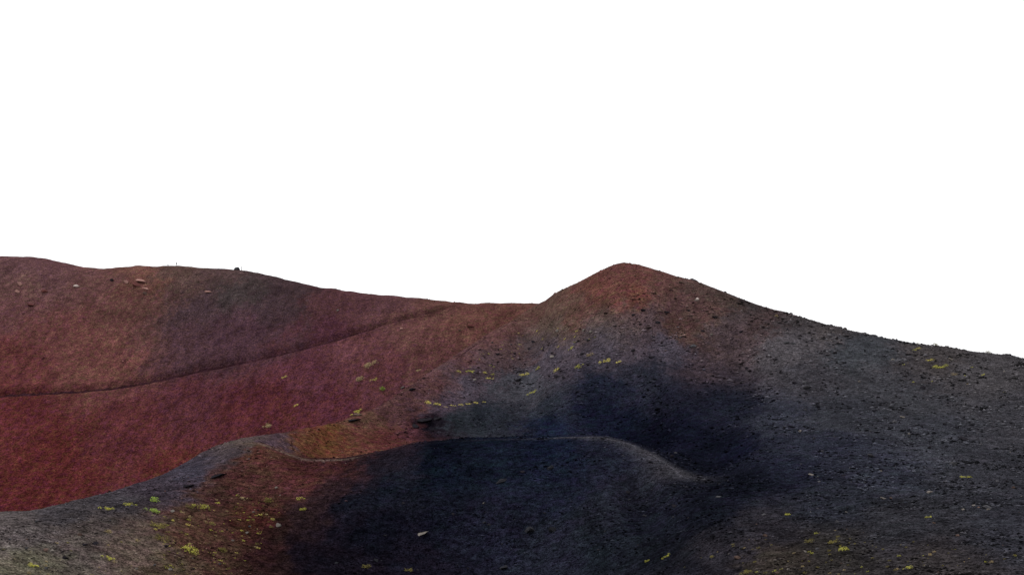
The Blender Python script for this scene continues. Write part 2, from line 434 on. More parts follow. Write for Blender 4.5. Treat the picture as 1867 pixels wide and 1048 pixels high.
# ------------------------------------------------------------------ terrain mesh
def grid_faces():
    i = np.arange(NT)[:, None]; k = np.arange(1, NR - 1)[None, :]
    j = (i + 1) % NT
    q = np.stack([i * NR + k, i * NR + k + 1, j * NR + k + 1, j * NR + k], -1).reshape(-1, 4)
    return q
verts = np.stack([flatX, flatY, flatZ], 1)
quads = grid_faces()
me = bpy.data.meshes.new('volcanic_slopes')
nq = len(quads)
me.vertices.add(len(verts)); me.vertices.foreach_set('co', verts.astype(np.float32).ravel())
ntri = NT
ii = np.arange(NT); jj = (ii + 1) % NT
tris = np.stack([np.zeros(NT, int), ii * NR + 1, jj * NR + 1], 1)
loops = np.concatenate([quads[:, ::-1].ravel(), tris[:, ::-1].ravel()])
starts = np.concatenate([np.arange(nq) * 4, nq * 4 + np.arange(ntri) * 3])
me.loops.add(len(loops)); me.loops.foreach_set('vertex_index', loops.astype(np.int32))
me.polygons.add(nq + ntri); me.polygons.foreach_set('loop_start', starts.astype(np.int32))
me.update(calc_edges=True)
me.polygons.foreach_set('use_smooth', np.ones(nq + ntri, bool))
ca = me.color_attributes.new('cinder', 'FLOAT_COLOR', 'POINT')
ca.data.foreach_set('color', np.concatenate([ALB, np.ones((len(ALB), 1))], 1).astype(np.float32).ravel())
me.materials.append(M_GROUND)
terrain = bpy.data.objects.new('terrain', me); COL.objects.link(terrain)
terrain['kind'] = 'structure'

# ------------------------------------------------------------------ object helpers
def tag(o, label, cat, group=None):
    o['label'] = label; o['category'] = cat
    if group: o['group'] = group
    return o

def mesh_obj(name, mesh, loc=(0, 0, 0)):
    o = bpy.data.objects.new(name, mesh); COL.objects.link(o); o.location = loc
    return o

def from_arrays(name, v, faces, mats):
    m = bpy.data.meshes.new(name); m.from_pydata([tuple(p) for p in v], [], faces)
    for x in mats: m.materials.append(x)
    m.update(); return m

# footpaths: a trodden tread laid on the ground, its edges running out under the loose cinder
def footpath(path, width, color, name='path', lift=0.0, ends=5.0):
    n = len(path); v, fc = [], []
    tang = np.gradient(path, axis=0); tang /= np.hypot(*tang.T)[:, None] + 1e-9
    side = np.stack([-tang[:, 1], tang[:, 0]], 1)
    prof = [(-1, -0.14), (-0.55, 0.03), (0, 0.06), (0.55, 0.03), (1, -0.14)]
    for i in range(n):
        taper = min(1, i / ends + 0.25, (n - 1 - i) / ends + 0.25)
        w = width * taper * (0.5 + 0.9 * random.random())
        for s, h in prof:
            x, y = path[i] + side[i] * s * w
            v.append((x, y, zat(x, y) + h + lift * (abs(s) < 0.9)))
    for i in range(n - 1):
        for k in range(4):
            a = i * 5 + k
            fc.append((a, a + 1, a + 6, a + 5))
    m = from_arrays(name, v, fc, [cinder_material('trodden_cinder', False, color, 0.5)])
    o = mesh_obj(name, m); o['kind'] = 'structure'
    return o
footpath(PATH_WALL, 1.0, lin((66, 40, 46)) * GAIN * 0.78, lift=0.12, ends=3.0)
footpath(PATH_SPUR, 0.8, lin((56, 36, 44)) * GAIN * 0.7)
footpath(PATH_RIM[len(PATH_RIM) // 2:], 0.4, lin((62, 61, 67)) * GAIN)
footpath(PATH_PIT, 0.45, lin((90, 74, 70)) * GAIN)

# ------------------------------------------------------------------ rocks
def rock_mesh(name, seed, sub=2, flat=0.7, cuts=9, mat=None):
    rs = random.Random(seed)
    bm = bmesh.new(); bmesh.ops.create_icosphere(bm, subdivisions=sub, radius=0.5)
    planes = []
    for _ in range(cuts):
        n = Vector((rs.gauss(0, 1), rs.gauss(0, 1), rs.gauss(0, 0.8))).normalized(); planes.append((n, rs.uniform(0.14, 0.36)))
    for v in bm.verts:
        for n, h in planes:
            d = v.co.dot(n)
            if d > h: v.co -= n * (d - h)
        v.co *= 1 + rs.uniform(-0.16, 0.16)
        v.co.z *= flat
    xs = [v.co.x for v in bm.verts]; ys = [v.co.y for v in bm.verts]; zs = [v.co.z for v in bm.verts]
    for v in bm.verts:                       # unit footprint and height, base at z=0
        v.co.x = (v.co.x - min(xs)) / (max(xs) - min(xs)) - 0.5
        v.co.y = (v.co.y - min(ys)) / (max(ys) - min(ys)) - 0.5
        v.co.z = (v.co.z - min(zs)) / (max(zs) - min(zs))
    m = bpy.data.meshes.new(name); bm.to_mesh(m); bm.free()
    if mat: m.materials.append(mat)
    return m

ROCKMAT = {
 'grey': rock_material('grey_lava', (0.066, 0.064, 0.070)),
 'pale': rock_material('pale_lava', (0.17, 0.15, 0.135), 0.3),
 'pink': rock_material('pink_scoria', (0.32, 0.18, 0.155), 0.2),
 'red': rock_material('red_scoria', (0.14, 0.055, 0.050), 0.25),
 'dark': rock_material('dark_lava', (0.020, 0.018, 0.022), 0.3),
 'white': rock_material('bleached_lava', (0.55, 0.46, 0.42), 0.15),
 'slate': rock_material('slate_lava', (0.026, 0.026, 0.031), 0.3),
 'brown': rock_material('brown_scoria', (0.09, 0.06, 0.05), 0.3),
}
ROCKS = {k: [rock_mesh('rock_' + k, sum(map(ord, k)) % 97 + 31 * j + len(k) * 7, 2, mat=m) for j in range(5)] for k, m in ROCKMAT.items()}

def put_rock(name, px, row, w, h, tone, label, cat='rock', group=None, tilt=0.0, var=None, sink=0.25, depth=None):
    p, d = skyline(px) if row is None else ground(px, row)
    mpp = d / FPX
    j = var if var is not None else random.randrange(5)
    o = mesh_obj(name, ROCKS[tone][j])
    sx, sz = w * mpp, h * mpp / (1 - sink)
    sy = depth * mpp if depth else sx * random.uniform(0.6, 0.95)
    o.scale = (sx, sy, sz)
    p.z = zat(p.x, p.y)
    o.location = p - Vector((0, 0, sz * sink))
    o.rotation_euler = (random.uniform(-0.12, 0.12), tilt, random.uniform(-0.25, 0.25))
    return tag(o, label, cat, group)

BOULDERS = [
 (37,519,11,6,'pink',0.2,'pale pinkish rock, upper of two at far left of red wall'),
 (33,533,8,6,'pink',-0.5,'small pale pinkish rock, lower of two at far left of red wall'),
 (81,533,11,6,'red',0.0,'rust red rock right of and below the pale pair on red wall'),
 (56,557,13,4,'red',0.1,'flat red rock lowest of the rocks on upper left red wall'),
 (139,523,9,5,'white',0.1,'whitish rock standing alone high on the red crater wall'),
 (231,516,11,6,'pink',0.0,'pale pink block at left end of the broken red outcrop'),
 (247,521,18,8,'red',0.35,'long slanting red slab with dark overhang in the broken outcrop'),
 (258,513,24,5,'pink',0.12,'broad pinkish ledge topping the broken outcrop on red wall'),
 (266,528,11,5,'pink',0.05,'flat pinkish slab with dark underside right of the slanting slab'),
 (264,536,8,6,'brown',0.0,'small brown rock just below the broken red outcrop'),
 (204,512,8,5,'dark',0.0,'small dark rock left of the broken red outcrop'),
 (380,533,14,4,'pink',0.1,'flat pale rock on dark patch of the red wall'),
 (616,567,6,4,'pale',0.0,'tiny pale stone on red wall just below the low skyline'),
 (732,601,6,5,'pink',0.0,'small pale stone on open red slope below the dark path'),
 (858,595,15,7,'red',0.1,'reddish rock on red slope near the saddle'),
 (838,603,6,4,'brown',0.0,'small brown stone left of the reddish rock near the saddle'),
 (1270,548,9,8,'white',0.1,'white boulder with dark shadow on cone right of the summit'),
 (1264,None,17,4,'grey',0.25,'largest boulder on skyline right of the cone summit'),
 (1322,None,9,3,'grey',0.3,'small boulder on skyline below the largest skyline boulder'),
 (1243,516,14,5,'brown',0.25,'low brown ledge of rock under skyline right of summit'),
 (1173,567,12,6,'dark',-0.2,'dark rock in middle of the cone, upper of a pair'),
 (1155,575,10,5,'dark',0.0,'dark rock in middle of the cone, lower of a pair'),
 (1216,570,14,4,'dark',0.0,'flat dark slab right of the dark pair on cone'),
 (1200,589,13,5,'dark',-0.1,'long dark slab below the dark pair on cone'),
 (1256,567,9,4,'dark',0.0,'small dark rock below the white boulder on cone'),
 (1303,579,13,4,'dark',0.0,'flat dark slab on red right flank of cone'),
 (1281,604,10,4,'dark',0.0,'dark stone at lower edge of red right flank'),
 (1351,606,9,5,'dark',0.0,'dark rock right of cone where red turns grey'),
 (1264,632,15,6,'grey',-0.1,'grey rock with dark shadow below the red flank of cone'),
 (1016,604,8,7,'pale',0.0,'pale block at lower left foot of the cone'),
 (1064,604,7,7,'pale',0.0,'left one of two pale blocks on cone foot'),
 (1077,607,9,6,'pale',0.0,'right one of two pale blocks on cone foot'),
 (1470,709,16,8,'grey',0.0,'grey boulder with black shadow on right slope, largest near ridge'),
 (1449,699,12,5,'dark',0.0,'dark rock just left of the largest right slope boulder'),
 (1434,626,13,6,'grey',0.1,'grey rock high on right shoulder under the ridge'),
 (1447,627,9,4,'grey',0.1,'small grey stone beside the grey rock on right shoulder'),
 (1628,656,8,4,'pale',0.0,'pale stone left of yellow tufts near right ridge'),
 (1733,656,9,5,'pale',0.1,'pale stone right of yellow tufts near right ridge'),
 (1645,761,10,4,'pale',0.0,'pale stone on mid right slope'),
 (1757,802,20,7,'dark',0.3,'large dark slanting slab on far right slope'),
 (1738,847,14,7,'grey',0.1,'grey boulder below the dark slanting slab on right slope'),
 (1586,832,16,6,'grey',0.35,'slanting grey slab in middle of right slope'),
 (1479,866,12,4,'pale',0.1,'pale flat stone on dark left edge of right slope'),
 (1800,926,20,7,'grey',0.2,'flat grey slab at far right above the lower edge'),
 (1610,909,12,4,'pale',0.2,'thin pale slanting stone on lower right slope'),
 (1695,898,12,5,'pale',0.0,'pale stone low on far right slope'),
 (1225,833,11,7,'dark',0.0,'dark boulder at right end of the pale rim path'),
 (1232,826,8,4,'grey',0.0,'small grey stone above boulder at right end of rim path'),
 (1005,855,15,10,'slate',-0.25,'grey boulder on dark mound below the rim path'),
 (916,878,26,9,'slate',-0.45,'long tilted grey slab on dark mound'),
 (953,861,10,5,'dark',-0.2,'dark stone between tilted slab and mound boulder'),
 (770,973,27,5,'pale',-0.33,'long pale tilted slab on the black lower slope'),
 (967,968,25,13,'slate',-0.35,'broad tilted grey slab on lower mound'),
 (1007,968,16,13,'slate',0.0,'dark grey boulder right of the broad tilted slab'),
 (919,1036,22,8,'slate',-0.2,'grey rock near lower edge under the broad tilted slab'),
 (882,918,6,4,'pale',0.0,'tiny white stone on black mound'),
 (892,957,8,5,'slate',0.0,'small grey stone left of the broad tilted slab'),
 (508,959,11,9,'pale',0.0,'pale round rock where red slope meets black'),
 (504,890,7,5,'pale',0.0,'white stone on red brown slope beside olive tuft'),
 (614,1026,8,4,'slate',-0.3,'grey stone on black slope near lower edge'),
 (451,972,8,5,'pale',0.0,'small pale stone on dark red slope left of black sand'),
 (1345,1018,16,8,'brown',0.1,'brown stone among the tufts at lower right'),
 (1395,977,12,6,'brown',0.3,'slanting brown stone on valley edge at lower right'),
 (1310,906,12,4,'grey',-0.1,'grey flat stone in the black valley right of mound'),
 (775,768,34,9,'dark',-0.1,'wide black ledge rock at head of the hollow'),  # black ledge rocks also stand in for the shadowed hole beneath them
 (757,779,16,9,'dark',0.2,'black boulder at left end of the black ledge'),
 (798,764,18,6,'dark',-0.2,'low black rock at right end of the black ledge'),
 (735,708,10,5,'pale',-0.2,'pale stone on spur where red meets grey'),
 (752,711,22,6,'dark',-0.1,'dark flat rock right of pale stone on spur'),
 (1015,687,18,6,'dark',0.1,'dark rock under yellow tufts on middle grey slope'),
 (1027,690,10,6,'dark',0.3,'smaller dark rock right of dark rock under yellow tufts'),
 (946,693,24,5,'dark',-0.3,'long low dark ledge left of dark rocks on grey slope'),
 (1188,652,14,5,'dark',-0.15,'dark slab on grey slope right of the tufts'),
 (1155,640,12,5,'dark',-0.2,'dark slab above the line of yellow tufts'),
 (972,625,10,5,'dark',0.0,'dark rock on upper grey slope below cone foot'),
 (1062,646,13,5,'dark',-0.2,'dark rock beside straw tuft on grey slope'),
 (290,976,14,9,'brown',0.0,'brown rock beneath dull tufts at lower left'),
 (173,991,14,6,'dark',0.0,'dark stone on grey brown slope at lower left'),
 (155,994,12,5,'dark',0.0,'smaller dark stone left of dark stone at lower left'),
 (395,869,34,6,'dark',-0.3,'dark ledge on spur below the grey crest'),
 (342,886,30,4,'dark',-0.15,'thin dark ledge left of spur ledge'),
 (314,932,9,5,'pale',0.0,'pale stone on slope right of bright green tufts'),
 (645,768,30,6,'dark',-0.1,'dark rock band above the ochre hollow'),
 (652,757,20,6,'brown',-0.2,'brown rock above dark rock band over ochre hollow'),
]
for (px, row, w, h, tone, tilt, label) in BOULDERS:
    if px < 300 and row and row < 570: w, h = w * 1.05, h * 1.05
    k_ = 0.75 if tone == 'dark' and row is not None and row < 720 else 0.88
    put_rock('rock', px, row, w * k_, h * 0.72, tone, label, tilt=tilt, sink=0.25 if row else 0.45)

# loose stones one can still pick out, by slope
def in_poly(x, y, poly):
    c = False; n = len(poly)
    for i in range(n):
        x1, y1 = poly[i]; x2, y2 = poly[(i + 1) % n]
        if (y1 > y) != (y2 > y) and x < (x2 - x1) * (y - y1) / (y2 - y1) + x1: c = not c
    return c
ZONES = [
 ([(1430,600),(1867,680),(1867,880),(1440,900),(1420,700)], 84, (('grey',5),('pale',1),('dark',5)), 'loose stone scattered on the grey right hand slope', 'stones on the right hand slope'),
 ([(1230,1048),(1420,920),(1867,880),(1867,1048)], 56, (('grey',4),('brown',3),('pale',2),('dark',3)), 'stone lying among tufts on the stony lower right slope', 'stones on the lower right slope'),
 ([(620,1048),(760,870),(1180,870),(1300,900),(1150,1048)], 40, (('slate',7),('dark',5),('grey',1)), 'loose stone scattered on the black mound', 'stones on the black mound'),
 ([(0,960),(260,905),(440,880),(560,900),(420,1048),(0,1048)], 56, (('grey',3),('pale',3),('brown',3),('dark',4)), 'loose stone scattered on the brown lower left slope', 'stones on the lower left slope'),
 ([(880,620),(1000,600),(1400,610),(1400,670),(1000,690),(800,740),(770,720)], 44, (('grey',4),('dark',6),('pale',1)), 'loose stone scattered across the grey slope below cone', 'stones below the cone'),
]
nst = 0
for poly, n, tones, label, group in ZONES:
    bag = [t for t, k in tones for _ in range(k)]
    xs = [p[0] for p in poly]; ys = [p[1] for p in poly]
    got = 0
    while got < n:
        x, y = random.uniform(min(xs), max(xs)), random.uniform(min(ys), max(ys))
        if not in_poly(x, y, poly): continue
        w = min(9, 2.9 * math.exp(random.gauss(0.3, 0.4)))
        tn = random.choice(bag)
        word = {'grey': 'mid grey', 'pale': 'pale', 'dark': 'blackish', 'slate': 'slate grey', 'brown': 'brown'}[tn]
        size = 'tiny' if w < 3.4 else ('small' if w < 5 else 'larger')
        put_rock('stone', x, y, w, w * random.uniform(0.35, 0.6), tn, size + ' ' + word + ' ' + label, 'stone', group, random.uniform(-0.3, 0.3))
        got += 1; nst += 1

# ------------------------------------------------------------------ gravel and lapilli: uncountable, one mesh
def gravel():
    base = np.array([(1,0,0),(0,1,0),(-1,0,0),(0,-1,0),(0,0,1),(0,0,-1)], float)
    bf = np.array([(0,1,4),(1,2,4),(2,3,4),(3,0,4),(1,0,5),(2,1,5),(3,2,5),(0,3,5)])
    specs = [(115000, 45, 330, 0.85, 0.6), (30000, 240, 500, 0.85, 0.6), (14000, 45, 330, 1.7, 0.38)]
    P, S = [], []
    for n, r0, r1, big, sd in specs:
        th = np.arctan((rng.uniform(-80, 1950, n) - CX) / FPX)
        r = np.exp(rng.uniform(math.log(r0), math.log(r1), n))
        P.append(np.stack([np.sin(th) * r, np.cos(th) * r], 1)); 
        s = r / FPX * np.exp(rng.normal(0.0, sd, n)) * big
        S.append(np.minimum(s, r / FPX * 3.0))
    P = np.concatenate(P); S = np.concatenate(S); n = len(P)
    tt = TH[:NIN]
    th = np.arctan2(P[:,0], P[:,1]); r = np.hypot(P[:,0], P[:,1])
    i = np.clip(np.searchsorted(tt, th) - 1, 0, NIN - 2); u = (th - tt[i]) / (tt[i+1] - tt[i])
    k = np.clip(np.searchsorted(RR, r) - 1, 0, NR - 2); v = (r - RR[k]) / (RR[k+1] - RR[k])
    z = Z[i,k]*(1-u)*(1-v) + Z[i+1,k]*u*(1-v) + Z[i,k+1]*(1-u)*v + Z[i+1,k+1]*u*v
    row = HOR - z / P[:,1] * FPX
    vis = row <= ENV[i, np.maximum(k - 1, 0)] + 6        # keep what lies on the slopes in view
    P, S, z = P[vis], S[vis], z[vis]; n = len(P)
    roll = rng.normal(0, 0.022, n) * np.hypot(P[:, 0], P[:, 1])        # stones rolled over the colour borders
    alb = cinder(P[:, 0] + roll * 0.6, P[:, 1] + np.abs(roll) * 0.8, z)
    tone = np.where(rng.random(n) < 0.35, rng.uniform(0.3, 0.8, n), rng.uniform(0.9, 1.9, n))
    tone = np.where(rng.random(n) < 0.07, rng.uniform(2.2, 4.2, n), tone)
    clump = noise2(P[:, 0] / 7, P[:, 1] / 11, 51) + 0.5 * noise2(P[:, 0] / 2.5, P[:, 1] / 4, 52)
    bigs = S > 1.5 * np.hypot(P[:, 0], P[:, 1]) / FPX
    tone = np.where(bigs, np.where(rng.random(n) < 0.55, rng.uniform(0.25, 0.6, n), rng.uniform(1.8, 4.0, n)), tone)  # dark tones also paint shadowed hollows between stones, pale ones highlights
    keep_big = (clump > 0.05) | (rng.random(n) < 0.25)
    S = np.where(bigs & ~keep_big, S * 0.4, S)
    rightw = np.clip((np.arctan2(P[:, 0], P[:, 1]) + 0.1) / 0.3, 0, 1)
    S = S * np.where(np.hypot(P[:, 0], P[:, 1]) > 270, 0.62, 1.0) * np.clip(0.62 + 0.5 * clump + 0.40 * rightw, 0.35, 1.45)
    grey = alb.mean(1, keepdims=True)
    colr = (alb * 0.75 + grey * 0.25) * tone[:, None]
    rot = rng.normal(0, 0.5, n)
    sc = np.stack([rng.uniform(0.8, 1.8, n), rng.uniform(0.6, 1.0, n), rng.uniform(0.35, 0.8, n)], 1) * S[:, None]
    v0 = base[None] * (1 + rng.uniform(-0.35, 0.35, (n, 6, 3))) * sc[:, None, :]
    c, s_ = np.cos(rot)[:, None], np.sin(rot)[:, None]
    vx = v0[..., 0] * c - v0[..., 1] * s_ + P[:, 0:1]
    vy = v0[..., 0] * s_ + v0[..., 1] * c + P[:, 1:2]
    vz = v0[..., 2] + (z + S * np.where(bigs, 0.3, 0.1))[:, None]
    V = np.stack([vx, vy, vz], -1).reshape(-1, 3)
    F = (bf[None] + (np.arange(n) * 6)[:, None, None]).reshape(-1, 3)
    m = bpy.data.meshes.new('gravel')
    m.vertices.add(len(V)); m.vertices.foreach_set('co', V.astype(np.float32).ravel())
    m.loops.add(F.size); m.loops.foreach_set('vertex_index', F.astype(np.int32).ravel())
    m.polygons.add(len(F)); m.polygons.foreach_set('loop_start', (np.arange(len(F)) * 3).astype(np.int32))
    m.update(calc_edges=True)
    a = m.color_attributes.new('cinder', 'FLOAT_COLOR', 'POINT')
    cv = np.repeat(np.concatenate([colr, np.ones((n, 1))], 1), 6, axis=0)
    a.data.foreach_set('color', cv.astype(np.float32).ravel())
    mt, nt, b = new_mat('gravel')
    at = add(nt, 'ShaderNodeAttribute', attribute_name='cinder')
    tc = add(nt, 'ShaderNodeTexCoord')
    nt.links.new(scale_color(nt, at.outputs['Color'], maprange(nt, noise_node(nt, tc.outputs['Object'], 8, 4), 0.3, 0.7, 0.75, 1.25)), b.inputs['Base Color'])
    m.materials.append(mt)
    o = mesh_obj('gravel', m); o['kind'] = 'stuff'
    o['label'] = 'loose cinder gravel strewn over the volcanic slopes'; o['category'] = 'gravel'
gravel()

# ------------------------------------------------------------------ low cushion plants
LEAF = {
 'green': leaf_material('bright_green_leaves', (0.30, 0.40, 0.08)),
 'lime': leaf_material('lime_leaves', (0.44, 0.42, 0.085)),
 'yellow': leaf_material('yellow_leaves', (0.62, 0.54, 0.15)),
 'straw': leaf_material('straw_leaves', (0.36, 0.28, 0.15)),
 'olive': leaf_material('olive_leaves', (0.20, 0.17, 0.055)),
}
M_WOOD = plain('woody_stem', (0.05, 0.035, 0.025))
def cushion_mesh(seed, mat, spread, n):
    """several leafy cushions grown together: unit width, uneven outline, with gaps"""
    rs = random.Random(seed); v, f = [], []
    blobs = [(rs.uniform(-0.5, 0.5) * spread, rs.uniform(-0.35, 0.35) * spread, rs.uniform(0.13, 0.25), rs.uniform(0.35, 1.0)) for _ in range(rs.randint(5, 9))]
    for (bx, by, br, bh) in blobs:
        for _ in range(n):
            a = rs.uniform(0, 2 * math.pi); e = math.asin(rs.uniform(0.02, 1)); rad = br * rs.uniform(0.75, 1.12)
            d = Vector((math.cos(a) * math.cos(e), math.sin(a) * math.cos(e), math.sin(e)))
            c = Vector((bx + d.x * rad, by + d.y * rad, d.z * bh * rs.uniform(0.75, 1.1)))
            t = d.cross(Vector((rs.gauss(0, 1), rs.gauss(0, 1), rs.gauss(0, 1)))).normalized() * br * rs.uniform(0.13, 0.24)
            u = (d + Vector((rs.gauss(0, .5), rs.gauss(0, .5), rs.gauss(0, .5)))).normalized() * br * rs.uniform(0.25, 0.45)
            k = len(v)
            v += [c - t, c + t, c + u + t * 0.3, c + u * 1.25]
            f += [(k, k + 1, k + 2), (k, k + 2, k + 3)]
    xs = [p.x for p in v]; w = max(xs) - min(xs); zmax = max(p.z for p in v)
    v = [Vector(((p.x - (max(xs) + min(xs)) / 2) / w, p.y / w, p.z / zmax)) for p in v]
    fol = from_arrays('foliage', v, f, [mat])
    sv, sf = [], []
    for (bx, by, br, bh) in [min(blobs, key=lambda b: b[0] ** 2 + b[1] ** 2)]:      # short woody stem under the middle cushion
        k = len(sv)
        for q in range(5):
            a = q * 2 * math.pi / 5
            sv.append((bx / w + math.cos(a) * 0.03, by / w + math.sin(a) * 0.03, -0.3))
        for q in range(5):
            a = q * 2 * math.pi / 5
            sv.append((bx / w + math.cos(a) * 0.02, by / w + math.sin(a) * 0.02, 0.35 * bh / zmax))
        sf += [(k + q, k + (q + 1) % 5, k + 5 + (q + 1) % 5, k + 5 + q) for q in range(5)] + [tuple(k + 5 + q for q in range(5))]
    return fol, from_arrays('stem', sv, sf, [M_WOOD])
TUFTS = {k: [cushion_mesh(11 * j + len(k) * 101, m, sp, 60) for j, sp in enumerate((0.5, 0.95, 1.3, 1.6))] for k, m in LEAF.items()}

def put_plant(px, row, w, h, tone, label, group=None, var=None):
    p, d = skyline(px) if row is None else ground(px, row + h * 0.35)
    mpp = d / FPX
    fol, stem = random.choice(TUFTS[tone]) if var is None else TUFTS[tone][var]
    root = bpy.data.objects.new('cushion_plant', None); COL.objects.link(root)
    p.z = zat(p.x, p.y); root.location = p
    root.empty_display_size = 0.3
    s = Vector((w * mpp, w * mpp * 0.8, h * mpp * 0.62))
    n = normal_at(p.x, p.y)
    q = Vector((0, 0, 1)).rotation_difference(n)
    root.rotation_mode = 'QUATERNION'
    from mathutils import Quaternion
    root.rotation_quaternion = q @ Quaternion((0, 0, 1), random.choice((0, math.pi)) + random.uniform(-0.25, 0.25))
    root.scale = s
    for nm, m in (('foliage', fol), ('stem', stem)):
        c = bpy.data.objects.new(nm, m); COL.objects.link(c); c.parent = root
    return tag(root, label, 'plant', group)

PLANTS = [
 (697,706,12,13,'green',0,'bright green round cushion plant alone on red slope'),
 (676,661,26,12,'straw',2,'pale straw tuft above the green cushion on red slope'),
 (657,688,16,10,'straw',0,'small straw tuft left of green cushion on red slope'),
 (681,692,14,5,'yellow',3,'flat pale yellow tuft just above the green cushion'),
 (519,686,11,5,'yellow',2,'yellow tuft alone in middle of red slope'),
 (540,737,8,4,'yellow',1,'tiny yellow tuft on lower red slope'),
 (488,773,17,6,'straw',3,'pale flat tuft on red slope above spur crest'),
 (763,674,10,4,'straw',2,'pale tuft on red slope beside the grey spur'),
 (650,751,22,7,'lime',3,'yellow green tuft on spur above ochre hollow'),
 (780,732,13,10,'yellow',0,'rounded yellow tuft at left end of lower tuft row'),
 (797,735,13,7,'yellow',1,'yellow tuft second from left in lower tuft row'),
 (813,741,8,4,'straw',1,'straw tuft third from left in lower tuft row'),
 (826,738,11,4,'yellow',3,'flat yellow tuft fourth from left in lower tuft row'),
 (840,737,9,6,'yellow',1,'yellow tuft in middle of lower tuft row'),
 (854,735,11,5,'yellow',2,'yellow tuft third from right in lower tuft row'),
 (867,733,9,5,'yellow',1,'yellow tuft second from right in lower tuft row'),
 (882,732,8,4,'yellow',1,'yellow tuft at right end of lower tuft row'),
 (836,676,9,6,'yellow',1,'yellow tuft at left end of upper tuft row'),
 (857,676,18,6,'lime',3,'wide yellow green tuft second from left in upper row'),
 (884,678,8,7,'yellow',0,'upright yellow tuft above three others in upper row'),
 (893,688,14,6,'yellow',3,'flat yellow tuft lowest of the upper row cluster'),
 (898,681,7,7,'lime',0,'small yellow green tuft at right of upper row cluster'),
 (956,681,19,9,'yellow',2,'spreading yellow tuft above dark ledge on grey slope'),
 (981,669,10,8,'lime',0,'small yellow green tuft right of spreading yellow tuft'),
 (1015,672,13,9,'yellow',1,'yellow tuft above the dark rocks on grey slope'),
 (1057,666,19,8,'lime',2,'oblong yellow green tuft in middle of grey slope'),
 (1076,645,15,10,'straw',1,'straw coloured tuft above oblong tuft on grey slope'),
 (1103,657,22,10,'yellow',3,'largest bright yellow tuft at right of upper row'),
 (1128,659,10,5,'yellow',1,'small yellow tuft at right end of upper row'),
 (1041,633,12,5,'lime',2,'flat yellow tuft highest on grey slope below cone'),
 (970,714,20,8,'lime',3,'yellow green tuft lowest on grey slope above hollow'),
 (1667,637,9,5,'lime',2,'left one of two yellow tufts under right ridge'),
 (1675,634,9,5,'yellow',1,'right one of two yellow tufts under right ridge'),
 (1696,655,14,6,'yellow',2,'yellow tuft above the longest tuft near right ridge'),
 (1714,666,26,9,'lime',3,'longest yellow green tuft near right ridge'),
 (1740,681,12,8,'straw',1,'straw tuft below the longest tuft near right ridge'),
 (1415,575,7,7,'straw',0,'straw tuft on right shoulder close under skyline'),
 (1706,None,11,7,'olive',0,'small dark green bump of a plant on right skyline'),
 (1800,None,11,7,'olive',0,'rightmost dark green plant on right skyline'),
 (1674,None,8,5,'olive',1,'leftmost tiny green plant on right skyline'),
 (282,909,16,15,'green',0,'brightest green cushion plant on lower left slope'),
 (193,925,24,9,'lime',3,'leftmost of the bright green tufts under the spur crest'),
 (237,918,22,8,'lime',2,'bright green tuft between leftmost and brightest ones'),
 (279,927,26,10,'green',3,'wide green tuft directly below the brightest cushion'),
 (367,920,28,16,'lime',2,'large ragged yellow green tuft at start of red soil'),
 (346,921,16,12,'olive',1,'olive tuft left of large ragged tuft'),
 (288,954,30,16,'olive',2,'dull olive tuft below wide green tuft'),
 (294,978,26,18,'olive',1,'dull olive tuft beside brown rock at lower left'),
 (346,998,30,18,'lime',1,'bright ragged tuft on red brown lower left slope'),
 (404,1000,18,12,'olive',0,'olive tuft right of bright ragged tuft at lower left'),
 (196,1015,22,8,'lime',3,'flat yellow green tuft near lower left edge'),
 (60,1028,16,10,'lime',0,'yellow green tuft nearest the lower left corner'),
 (196,967,14,9,'straw',0,'straw tuft in middle of lower left slope'),
 (490,910,17,14,'olive',0,'olive tuft on red slope below the pit'),
 (548,907,16,7,'lime',2,'yellow green tuft right of olive tuft on red slope'),
 (552,926,13,9,'lime',1,'yellow green tuft at upper edge of black sand'),
 (385,951,18,9,'olive',3,'olive tuft between ragged tufts on lower left slope'),
 (444,908,14,6,'straw',3,'thin straw tuft on red slope left of olive tuft'),
 (668,1030,17,12,'olive',1,'green tuft on black slope near lower edge, left of two'),
 (745,1036,17,10,'olive',2,'green tuft on black slope near lower edge, right of two'),
 (1436,936,11,7,'lime',1,'small yellow green tuft in dark valley at lower right'),
 (1520,985,24,14,'olive',2,'largest olive tuft patch at lower right'),
 (1538,998,18,12,'lime',1,'yellow green tuft beside largest olive patch at lower right'),
 (1476,984,18,12,'olive',1,'olive tuft left of largest olive patch at lower right'),
 (1215,1012,18,9,'lime',3,'yellow green tuft at valley mouth near lower edge'),
 (1180,1020,10,7,'lime',0,'small tuft left of valley mouth tuft'),
 (1357,1041,24,10,'olive',3,'olive tuft at lower edge right of valley mouth'),
 (1693,941,14,6,'lime',3,'yellow green tuft on right slope above lower edge'),
 (1655,1033,18,8,'lime',2,'yellow green tuft at lower edge far right'),
 (1755,868,10,6,'lime',0,'left one of two small tufts on far right slope'),
 (1767,868,9,5,'lime',1,'right one of two small tufts on far right slope'),
]
for (px, row, w, h, tone, var, label) in PLANTS:
    put_plant(px, row, w * 1.1, h * 0.95, tone, label, var=var)
